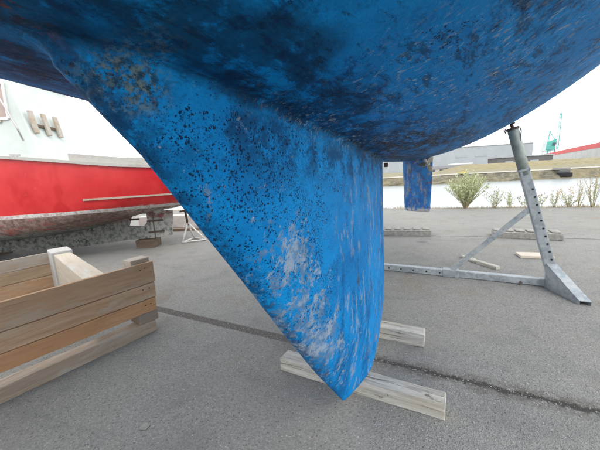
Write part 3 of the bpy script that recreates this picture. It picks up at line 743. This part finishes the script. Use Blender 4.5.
# local x forward, local y: camera side?  n = rotate(x) by +90deg -> check sign
ny = Vector((-ra.y, ra.x, 0)); CS = 1 if ny.y < 0 else -1      # CS*y towards the camera
stn = [  # x, half beam, z keelline of hull, z gunwale
    (-.12, .42, .90, 1.50), (0.0, .62, .80, 1.50), (.3, .80, .735, 1.51), (.7, .94, .70, 1.54), (1.2, 1.06, .60, 1.60), (1.8, 1.16, .45, 1.68), (2.5, 1.24, .36, 1.76),
    (3.5, 1.28, .30, 1.85), (4.5, 1.25, .30, 1.95), (5.5, 1.10, .32, 2.08), (6.5, .78, .38, 2.22), (7.3, .38, .5, 2.34), (7.8, .03, .8, 2.42)]
def st_at(x):
    for a, b in zip(stn, stn[1:]):
        if x <= b[0]:
            k = (x - a[0]) / (b[0] - a[0]); return [p + (q - p) * k for p, q in zip(a, b)]
    return stn[-1]
def sect(x, u):
    """u 0 keel .. 1 gunwale -> (half breadth, z)"""
    _, hbm, zk, zg = st_at(x)
    zb = zk + .26; hh = zg - zb
    pts = [(.05, zk), (hbm * .42, zk + .055), (hbm * .74, zk + .13), (hbm * .90, zk + .26), (hbm * .965, zb + hh * .30), (hbm, zb + hh * .64), (hbm * 1.01, zg)]
    s_ = u * (len(pts) - 1); i = min(len(pts) - 2, int(s_)); k = s_ - i
    P = [pts[max(0, i - 1)], pts[i], pts[i + 1], pts[min(len(pts) - 1, i + 2)]]
    def cr(a, b, c, d): return .5 * (2 * b + (c - a) * k + (2 * a - 5 * b + 4 * c - d) * k * k + (3 * b - a - 3 * c + d) * k ** 3)
    return cr(*[p[0] for p in P]), cr(*[p[1] for p in P])
xs = [-.12, -.09, -.05] + [i * .1 for i in range(0, 79)]; NUr = 30
V = []; Fc = []
for x in xs:
    for j in range(-NUr, NUr + 1):
        l, z = sect(x, abs(j) / NUr); V.append((x, (l if j > 0 else -l), z))
K = 2 * NUr + 1
for i in range(len(xs) - 1):
    for j in range(K - 1): Fc.append((i * K + j, i * K + j + 1, (i + 1) * K + j + 1, (i + 1) * K + j))
Fc.append(tuple(range(K)))
me = mesh(V, Fc); bm = bmesh.new(); bm.from_mesh(me); bmesh.ops.remove_doubles(bm, verts=bm.verts, dist=1e-5); bmesh.ops.recalc_face_normals(bm, faces=bm.faces); bm.to_mesh(me); bm.free()
link('hull', me, 'redboat', rb, smooth=True)
# deck
V = []; Fc = []
for x in xs:
    l, z = sect(x, 1.0); V += [(x, -l * .99, z - .06), (x, 0, z - .03), (x, l * .99, z - .06)]
for i in range(len(xs) - 1): Fc += [(3 * i, 3 * i + 1, 3 * i + 4, 3 * i + 3), (3 * i + 1, 3 * i + 2, 3 * i + 5, 3 * i + 4)]
link('deck', mesh(V, Fc), 'white_gel', rb)
def rail(name, x0, x1, u, w_, h_, dz, mat, both=True, n=40, off=.0):
    for sd in ((CS, -CS) if both else (CS,)):
        V = []; Fc = []
        for i in range(n + 1):
            x = x0 + (x1 - x0) * i / n; l, z = sect(x, 1.0) if u is None else sect_z(x, u)
            l += off
            for a, b in ((-w_ / 2, 0), (w_ / 2, 0), (w_ / 2, h_), (-w_ / 2, h_)): V.append((x, sd * (l + a), z + dz + b))
        for i in range(n):
            for k in range(4): k2 = (k + 1) % 4; Fc.append((4 * i + k, 4 * i + k2, 4 * i + 4 + k2, 4 * i + 4 + k))
        Fc += [(0, 1, 2, 3), (4 * n, 4 * n + 1, 4 * n + 2, 4 * n + 3)]
        me = mesh(V, Fc); bm = bmesh.new(); bm.from_mesh(me); bmesh.ops.recalc_face_normals(bm, faces=bm.faces); bm.to_mesh(me); bm.free()
        link(name, me, mat, rb)
def sect_z(x, zt):
    for i in range(60, 201):
        l, z = sect(x, i / 200)
        if z >= zt: return l, zt
    return sect(x, 1.0)
rail('rub_rail', -.1, 7.7, None, .075, .045, -.01, 'cap_wood')
rail('bulwark', -.1, 1.35, None, .035, .105, .036, 'cap_wood', n=20, off=-.03)
rail('side_bead', -.1, 1.27, 1.02, .03, .03, 0, 'teak', n=20, off=.008)
# transverse stern cap
m = MB(); m.bar((-.09, -.42, 1.61), (-.09, .42, 1.61), .06, .13); link('stern_cap', m.me(bevel=.006), 'teak', rb)
# deadwood with the propeller aperture cut through it
outer = [(.70, .17), (1.2, .165), (2.2, .085), (4.5, .08), (6.4, .12), (6.9, .25), (7.3, .52), (6.5, .45), (4.5, .36), (3.0, .40), (2.2, .48), (1.6, .58), (1.2, .68), (.70, .77)]
hole = [(.80, .66), (.79, .52), (.86, .43), (.95, .41), (1.20, .43), (1.14, .60), (1.04, .68)]
V3 = [Vector((x, 0, z)) for x, z in outer + hole]
tris = tessellate_polygon([[Vector((x, z, 0)) for x, z in outer], [Vector((x, z, 0)) for x, z in hole]])
V = [(v.x, -.055, v.z) for v in V3] + [(v.x, .055, v.z) for v in V3]; n = len(V3); Fc = [tuple(t_) for t_ in tris] + [tuple(i + n for i in t_) for t_ in tris]
for a0, k in ((0, len(outer)), (len(outer), len(hole))):
    for i in range(k): a, b = a0 + i, a0 + (i + 1) % k; Fc.append((a, b, b + n, a + n))
me = mesh(V, Fc); bm = bmesh.new(); bm.from_mesh(me); bmesh.ops.recalc_face_normals(bm, faces=bm.faces); bm.to_mesh(me); bm.free()
link('deadwood', me, 'redboat', rb)
m = MB(); m.quadbox([(.36, -.03, .21), (.685, -.03, .17), (.685, .03, .17), (.36, .03, .21), (.30, -.03, .70), (.685, -.03, .74), (.685, .03, .74), (.30, .03, .70)])
ru_ = link('rudder', m.me(bevel=.01, seg=2), 'redboat', rb)
for z_ in (.30, .52):
    m = MB(); m.bar((.50, CS * .036, z_), (.80, CS * .062, z_ - .01), .012, .035); link('rudder_strap', m.me(), 'iron', ru_)
m = MB(); m.tube([(1.15, 0, .56), (.98, 0, .56)], .02, 10); link('propeller_shaft', m.me(), 'iron', rb)
# wheelhouse
def cab_y(x): return .72
m = MB()
m.quadbox([(2.0, -.72, 1.62), (4.6, -.78, 1.80), (4.6, .78, 1.80), (2.0, .72, 1.62), (2.42, -.66, 3.15), (4.2, -.66, 3.2), (4.2, .66, 3.2), (2.42, .66, 3.15)])
wh = link('wheelhouse', m.me(bevel=.03, seg=3), 'white_gel', rb)
m = MB(); m.box(2.34, 4.35, -.70, .70, 3.17, 3.24); link('wheelhouse_roof', m.me(bevel=.02, seg=2), 'white_gel', wh)
m = MB(); m.quadbox([(1.75, -.80, 1.50), (5.2, -.86, 1.7), (5.2, .86, 1.7), (1.75, .80, 1.50), (1.83, -.76, 1.80), (5.1, -.82, 1.95), (5.1, .82, 1.95), (1.83, .76, 1.80)])
link('coaming', m.me(bevel=.02, seg=2), 'white_gel', rb)
def side_y(z): return .72 - .06 * (z - 1.62) / 1.53
def winpane(x0, x1, z0, z1, name='side_window'):
    yy = lambda z: CS * (side_y(z) + .012)
    m = MB(); t_ = .04
    q = [(x0, z0), (x1, z0), (x1, z1), (x0, z1)]
    def pbar(a, b): m.bar((a[0], yy(a[1]) + CS * .006, a[1]), (b[0], yy(b[1]) + CS * .006, b[1]), t_, .03, (0, CS, 0))
    for i in range(4): pbar(q[i], q[(i + 1) % 4])
    fr = link(name, m.me(bevel=.004), 'teak' if False else 'white_paint', wh)
    V = [(x, yy(z) + CS * .001, z) for x, z in q]; V += [(x, yy(z) - CS * .003, z) for x, z in q]
    g = MB(); g.quadbox(V); link('pane', g.me(), 'glass', fr)
winpane(2.44, 3.15, 2.40, 2.95); winpane(3.4, 4.0, 2.40, 2.95)
m = MB()
m.bar((2.55, CS * (side_y(2.36) + .02), 2.36), (3.3, CS * (side_y(2.36) + .02), 2.37), .04, .03); link('window_sill', m.me(), 'teak', wh)
# curved grab rail
m = MB(); yy_ = CS * .86
m.tube([(2.75, yy_ - CS * .12, 3.03), (2.66, yy_, 3.02), (2.52, yy_, 2.93), (2.42, yy_, 2.76), (2.31, yy_, 2.50), (2.22, yy_, 2.26), (2.15, yy_ , 2.02)], .014, 10); link('grab_rail', m.me(), 'stainless', rb, smooth=True)
# three upright wooden stubs with a cross batten
for k, y_ in enumerate((.60, .34, .08)):
    m = MB(); m.bar((2.115, CS * y_, 2.17), (2.17, CS * (y_ + .01), 2.53), .04, .085, (0, 1, 0)); link('fender_post', m.me(bevel=.005), 'teak', rb)
m = MB(); m.bar((2.165, CS * .60, 2.31), (2.165, CS * .08, 2.31), .03, .045, (0, 0, 1)); link('cross_batten', m.me(bevel=.003), 'dark_wood', rb)
m = MB(); m.bar((2.32, CS * .95, 1.80), (2.18, CS * .95, 1.79), .035, .03); m.bar((2.28, CS * .95, 1.745), (2.28, CS * .95, 1.80), .02, .02); m.bar((2.22, CS * .95, 1.745), (2.22, CS * .95, 1.80), .02, .02); link('cleat', m.me(), 'stainless', rb)
for x_, h_ in ((.62, .24), (.48, .14)):
    m = MB(); m.tube([(x_, -CS * .80, 1.6), (x_, -CS * .80, 1.66 + h_)], .016, 8); link('stanchion', m.me(), 'stainless', rb)
# blocks and jack stand beneath it
timber('keel_block', 'dark brown timber block under the red boat keel, near its rudder', (-3.22, 5.70, 0), (-2.86, 5.70, 0), .30, .163, 'dark_wood', 'timber block', 'blocks under the red boat', 4)
timber('keel_block', 'dark brown timber block under the middle of the red boat, hidden behind the crate', (-6.4, 5.78, 0), (-6.0, 5.78, 0), .30, .078, 'dark_wood', 'timber block', 'blocks under the red boat', 7)
js = empty('jack_stand', 'small white jack stand under the stern of the red boat', 'jack stand', (-2.28, 6.02, 0), R(20))
fr_ = [(-.20, -.14), (.26, -.16), (.03, .22)]
apex = Vector((-.06, 0, .40))
for (x_, y_) in fr_:
    m = MB(); m.tube([(x_, y_, .015), apex], .017, 8); link('leg', m.me(), 'chipped_white', js, smooth=True)
for i in range(3):
    a, b = fr_[i], fr_[(i + 1) % 3]; m = MB(); m.tube([(*a, .022), (*b, .022)], .015, 8); link('foot_rail', m.me(), 'chipped_white', js, smooth=True)
m = MB(); m.tube([apex - Vector((0, 0, .05)), apex + Vector((-.02, 0, .23))], .024, 10); link('tube', m.me(), 'iron', js, smooth=True)
m = MB(); m.bar(apex + Vector((-.13, 0, .24)), apex + Vector((.09, 0, .26)), .10, .03); link('head_plate', m.me(bevel=.004), 'iron', js)
# pale low concrete wall and plank behind that stand
m = MB(); m.box(-1.3, 1.4, -.11, .11, 0, .36)
tag(link('concrete_wall', m.me(bevel=.02, seg=1), 'concrete_pale', None, (-3.2, 8.0, 0), (0, 0, -.12)), 'low pale concrete wall standing behind the red boat stern', 'concrete wall')
timber('plank', 'brown plank on the ground before the low pale wall', (-4.3, 7.48, 0), (-1.8, 7.38, 0), .12, .07, 'brown_post', 'plank', None, 9)

# ---------------------------------------------------------------- plants on the quay edge
def plant(name, label, cat, loc, h, spread, nst, leaf, leafn, mats, seed, group=None, up=.5, head=False):
    rr = random.Random(seed); e = empty(name, label, cat, loc, 0, group)
    st_ = MB(); lf = MB(); hd = MB()
    for i in range(nst):
        az = rr.uniform(0, 6.283); lean = spread * rr.random() ** .6; hh = h * rr.uniform(.62, 1.0) * (1 - .25 * lean / max(.01, spread))
        p0 = Vector((math.cos(az) * .05 * rr.random(), math.sin(az) * .05 * rr.random(), 0)); pts = []
        for k in range(6):
            t_ = k / 5; pts.append(p0 + Vector((math.cos(az) * lean * t_ ** 1.25, math.sin(az) * lean * t_ ** 1.25, hh * (t_ - .12 * t_ * t_ * lean))) + Vector((rr.uniform(-1, 1), rr.uniform(-1, 1), 0)) * .015 * t_)
        st_.tube(pts, [.006 * (1 - .8 * k / 5) * (h / .9) for k in range(6)], 4, False)
        for q in range(leafn):
            t_ = rr.uniform(.18, 1.0); k = min(4, int(t_ * 5)); p = pts[k].lerp(pts[k + 1], t_ * 5 - k)
            d = Vector((rr.uniform(-1, 1), rr.uniform(-1, 1), rr.uniform(up - .3, up + .9))).normalized(); L = leaf * rr.uniform(.6, 1.25)
            sd = d.cross(Vector((rr.uniform(-1, 1), rr.uniform(-1, 1), rr.uniform(-1, 1)))).normalized() * L * .13
            M_ = hd if (head and t_ > .72) else lf
            b = len(M_.v); M_.v += [tuple(p), tuple(p + d * L * .5 + sd), tuple(p + d * L), tuple(p + d * L * .5 - sd)]; M_.f.append((b, b + 1, b + 2, b + 3))
    link('stem', mesh(st_.v, st_.f), 'stem', e)
    link('foliage', mesh(lf.v, lf.f), mats[0], e)
    if head: link('seed_head', mesh(hd.v, hd.f), mats[1], e, kind='stuff')
    return e
GP = 'weeds growing along the quay edge'
plant('willow_bush', 'bushy yellow-green willow shrub at the quay edge beside the rudder', 'bush', (4.98, 8.60, 0), 1.20, .60, 120, .085, 30, ('willow',), 1, None, .75)
for i, (x, y, h, sp, ns, lab, hd) in enumerate([
    (5.62, 8.28, .62, .32, 22, 'low leafy green weed just right of the willow shrub', False),
    (5.98, 8.14, .50, .22, 14, 'small sparse weed between willow shrub and steel stand post', False),
    (6.28, 8.02, .52, .20, 12, 'thin weed growing directly behind the steel post', True),
    (6.62, 7.90, .42, .16, 9, 'short wispy weed first to the right of the steel post', True),
    (6.90, 7.78, .55, .20, 12, 'thin dry weed second to the right of the steel post', True),
    (7.20, 7.66, .62, .30, 20, 'low spreading green weed with reddish tips near the right border', True),
    (7.36, 7.56, .95, .30, 10, 'tall leaning wispy weed near the right border', True),
    (7.62, 7.44, 1.12, .24, 16, 'tallest reddish weed, close to the right border', True),
    (7.92, 7.32, 1.05, .30, 16, 'tall reddish weed cut by the right border', True),
    (3.72, 9.13, .22, .18, 8, 'tiny weed tuft on the quay edge left of the willow shrub', False)]):
    plant('weed', lab, 'weed', (x, y, 0), h, sp, ns, .062, 16, ('weed', 'weed_red'), 20 + i, GP, head=hd)
# fallen dead leaves at the foot of the plants
rr = random.Random(12); V = []; Fc = []
for i in range(900):
    u = rr.gauss(rr.choice([2.1, 2.9, 3.6, 4.6, 5.2]), .35); v = rr.gauss(-.10, .09); p = Vector(qp(u, v)); a_ = rr.uniform(0, 6.28); L = rr.uniform(.015, .045); d = Vector((math.cos(a_), math.sin(a_), 0)); sd = Vector((-d.y, d.x, 0)) * L * .2; b = len(V)
    V += [tuple(p + Vector((0, 0, .003))), tuple(p + d * L * .5 + sd + Vector((0, 0, .006))), tuple(p + d * L + Vector((0, 0, .004 + rr.random() * .015))), tuple(p + d * L * .5 - sd + Vector((0, 0, .005)))]; Fc.append((b, b + 1, b + 2, b + 3))
o = link('dead_leaves', mesh(V, Fc), 'stem', kind='stuff'); o['label'] = 'dead leaves lying at the foot of the quay weeds'
# low grass fringe on the edge
rr = random.Random(77); V = []; Fc = []
for i in range(5200):
    u = rr.uniform(-14, 12); v = -rr.random() ** 2 * .22 + .02; p = Vector(qp(u, v)); h_ = rr.uniform(.015, .075) * (1 + 1.2 * max(0, math.sin(u * 2.3) * math.sin(u * .9 + 1))); a_ = rr.uniform(0, 6.28); w_ = .005
    d = Vector((math.cos(a_) * w_, math.sin(a_) * w_, 0)); l_ = Vector((rr.uniform(-1, 1), rr.uniform(-1, 1), 0)) * h_ * .4; b = len(V)
    V += [tuple(p - d), tuple(p + d), tuple(p + l_ + Vector((0, 0, h_)))]; Fc.append((b, b + 1, b + 2))
o = link('grass_fringe', mesh(V, Fc), 'weed_red', kind='stuff'); o['label'] = 'thin dry grass along the quay edge'

# ---------------------------------------------------------------- across the water
def bld(name, label, cat, x, y, rz, L, W, H, wall, roofm, ridge=0., wins=None, group=None, z0=0.):
    e = empty(name, label, cat, (x, y, z0), rz, group)
    m = MB(); m.box(0, L, 0, W, 0, H); wl_ = link('wall', m.me(), wall, e)
    if ridge > 0:
        V = [(-.4, -.4, H), (L + .4, -.4, H), (L + .4, W + .4, H), (-.4, W + .4, H), (-.4, W / 2, H + ridge), (L + .4, W / 2, H + ridge)]
        link('roof', mesh(V, [(0, 1, 5, 4), (2, 3, 4, 5), (0, 4, 3), (1, 2, 5), (0, 3, 2, 1)]), roofm, e)
    else:
        m = MB(); m.box(-.3, L + .3, -.3, W + .3, H + .01, H + .45); link('roof', m.me(), roofm, e)
    for (kind, a, b, c, d, mt) in (wins or []):
        m = MB(); m.box(a, b, -.12, -.02, c, d); link(kind, m.me(), mt, wl_)
    return e
HW = [('door', 6, 11, 0, 6.5, 'roof'), ('door', 30, 36, 0, 5.5, 'roof'), ('window', 44, 50, 6.2, 7.4, 'roof'), ('window', 54, 60, 6.2, 7.4, 'roof'), ('window', 20, 26, 6.2, 7.4, 'roof')]
bld('hangar', 'large pale grey hangar on the far shore', 'hangar', 42, 165, R(-7.5), 82, 30, 11.6, 'hangar', 'hangar_white', 0, HW, z0=.3)
bld('low_shed', 'long dark brown low shed right of the hangar', 'shed', 83, 122, R(-12), 20, 9, 3.9, 'hangar_dark', 'roof', 0, [('door', 3, 6, 0, 2.4, 'roof'), ('door', 12, 15, 0, 2.4, 'roof')], z0=.3)
bld('low_building', 'low dark roofed building in front of the hangar, by the rudder', 'building', 36, 94, R(-7), 19, 6, 1.4, 'concrete_pale', 'hangar_dark', .75, [('door', 2 + 2.4 * k, 3 + 2.4 * k, .2, 1.1, 'navy') for k in range(7)], z0=-.1)
bld('white_hut', 'small white hut with dark window before the hangar', 'hut', 62, 118, R(-12), 7.4, 3, 1.9, 'hangar_white', 'hangar_white', 0, [('window', .5, 2.0, .5, 1.3, 'navy')], z0=.6)
# dry grass mound
V = []; Fc = []; nx, nyy = 60, 10; rr = random.Random(3)
for i in range(nx + 1):
    for j in range(nyy + 1):
        u = i / nx; v = j / nyy; hgt = 1.65 * math.sin(math.pi * v) ** .8 * min(1, u / .10, (1 - u) / .15) ** .8
        p = Vector((44 + 62 * u, 82 - 14 * u + 16 * v, .28 + max(0, hgt) + rr.uniform(-.08, .08))); V.append(tuple(p))
for i in range(nx):
    for j in range(nyy): a = i * (nyy + 1) + j; Fc.append((a, a + nyy + 1, a + nyy + 2, a + 1))
link('grass_mound', mesh(V, Fc), 'mound', kind='structure')
# yellow bollard, dark landing on the bank
def bollard(x, y, label, w_=1.5):
    e = empty('mooring_bollard', label, 'bollard', (x, y, .1), 0)
    m = MB(); m.box(-w_ / 2, w_ / 2, -.4, .4, 0, .30); link('base', m.me(bevel=.04), 'yellow', e)
    m = MB(); m.tube([(0, 0, .3), (0, 0, .5), (0, 0, .56)], [.22, .2, .3], 12); link('head', m.me(), 'yellow', e)
bollard(30.8, 54.5, 'yellow mooring bollard on the far quay left of the stand')
e = empty('landing_steps', 'dark landing recess in the far bank right of the stand', 'landing', fp(8.2, .5, -1.2), math.atan2(FE.y, FE.x))
m = MB(); m.box(-.8, .8, -.6, 1.6, 0, .62); link('platform', m.me(bevel=.05), 'black', e)
m = MB(); m.box(-.7, .7, -.1, 1.8, .625, 1.1); link('upper_step', m.me(bevel=.05), 'hangar_dark', e)
m = MB(); m.box(-.9, .9, .3, 2.0, 1.105, 1.45); link('top_slab', m.me(bevel=.05), 'concrete', e)
# moored ship
sh = empty('moored_ship', 'long distant ship with pale grey hull and red upper strake', 'ship', (302, 360, 0), math.atan2(-180, -116))
SL = 290
def ship_part(name, z0, z1, mat, k=1.0):
    V = []; Fc = []
    for i in range(61):
        x = SL * i / 60; b = 14 * min(1, (x / 22 + .02)) ** .6 * min(1, ((SL - x) / 18 + .35)) ** .5
        rk = lambda z: -.45 * (z - 2) * max(0, 1 - x / 22)
        V += [(x + rk(z0), -b * k, z0), (x + rk(z1), -b * k, z1), (x + rk(z1), b * k, z1), (x + rk(z0), b * k, z0)]
    for i in range(60):
        for q in range(4): q2 = (q + 1) % 4; Fc.append((4 * i + q, 4 * i + q2, 4 * i + 4 + q2, 4 * i + 4 + q))
    Fc += [(0, 1, 2, 3), (240, 241, 242, 243)]
    me = mesh(V, Fc); bm = bmesh.new(); bm.from_mesh(me); bmesh.ops.recalc_face_normals(bm, faces=bm.faces); bm.to_mesh(me); bm.free(); return link(name, me, mat, sh)
ship_part('hull', -1.2, 6.9, 'ship_grey'); ship_part('upper_strake', 6.92, 9.3, 'ship_red', 1.01)
for k in range(9):
    m = MB(); m.box(28 + 24 * k, 44 + 24 * k, -9, 9, 9.31, 10.0); link('hatch', m.me(bevel=.1), 'ship_red', sh)
m = MB(); m.box(262, 284, -12, 12, 9.31, 28); dk = link('deckhouse', m.me(bevel=.2), 'white_paint', sh)
for k in range(7):
    m = MB(); m.box(261.7, 261.95, -10 + 3 * k, -8.2 + 3 * k, 24, 26); link('window', m.me(), 'navy', dk)
for x_ in (70, 118):
    m = MB(); m.tube([(x_, 0, 9.3), (x_, 0, 19)], .35, 6); link('mast', m.me(), 'white_paint', sh)
# turquoise harbour crane and a paler one behind it
def crane(name, label, x, y, z0, s, mat, rz, jib, th=1.0):
    e = empty(name, label, 'crane', (x, y, z0), rz, 'cranes over the far shore'); e.scale = (s, s, s)
    m = MB()
    for a in (-2.6, 2.6):
        for b in (-2.4, 2.4): m.bar((a, b, 0), (a * .7, b * .7, 8), .6 * th, .6 * th)
    for z_ in (3.0, 7.6):
        k = 1 - .3 * z_ / 8
        for sgn in (-1, 1): m.bar((-2.6 * k, sgn * 2.4 * k, z_), (2.6 * k, sgn * 2.4 * k, z_), .35, .4); m.bar((sgn * 2.6 * k, -2.4 * k, z_), (sgn * 2.6 * k, 2.4 * k, z_), .35, .4)
    link('portal_legs', m.me(), mat, e)
    m = MB(); m.quadbox([(-3.0, -2.2, 8), (3.0, -2.2, 8), (3.0, 2.2, 8), (-3.0, 2.2, 8), (-2.4, -1.8, 13.2), (1.9, -1.8, 14.6), (1.9, 1.8, 14.6), (-2.4, 1.8, 13.2)]); mh = link('machine_house', m.me(bevel=.1), mat, e)
    m = MB(); m.box(.2, 1.8, -2.5, -2.25, 10.5, 12.2); link('window', m.me(), 'navy', mh)
    m = MB(); jx, jz = jib
    a0, b0 = Vector((2.6, 0, 8.5)), Vector((jx, 0, jz)); m2 = Vector((-1.5, 0, 19.5))
    n = 9; prev = None
    for i in range(n + 1):
        t_ = i / n; c = a0.lerp(b0, t_); w_ = .75 * (1 - .55 * t_)
        cur = [c + Vector((-w_, 0, w_ * .3)), c + Vector((w_, -w_, 0)), c + Vector((w_, w_, 0))]
        if prev:
            for k in range(3): m.bar(prev[k], cur[k], .22 * th, .22 * th); m.bar(prev[k], cur[(k + 1) % 3], .13 * th, .13 * th)
        for k in range(3): m.bar(cur[k], cur[(k + 1) % 3], .13 * th, .13 * th)
        prev = cur
    link('jib', m.me(), mat, e)
    m = MB(); m.bar((-2.0, 0, 13.2), m2, .5 * th, .5 * th); m.bar((1.4, 0, 14.4), m2, .4 * th, .4 * th); m.bar(m2, b0, .22 * th, .22 * th); m.bar(m2, a0.lerp(b0, .62), .2 * th, .2 * th); link('tie_bars', m.me(), mat, e)
    return e
crane('harbour_crane', 'turquoise harbour crane above the red and grey ship', 345, 400, 2, 2.05, 'crane_green', R(-38), (3.4, 31))
crane('harbour_crane', 'pale faint lattice crane left of the turquoise one', 385, 455, 0, 2.4, 'crane_pale', R(140), (11, 34), .75)
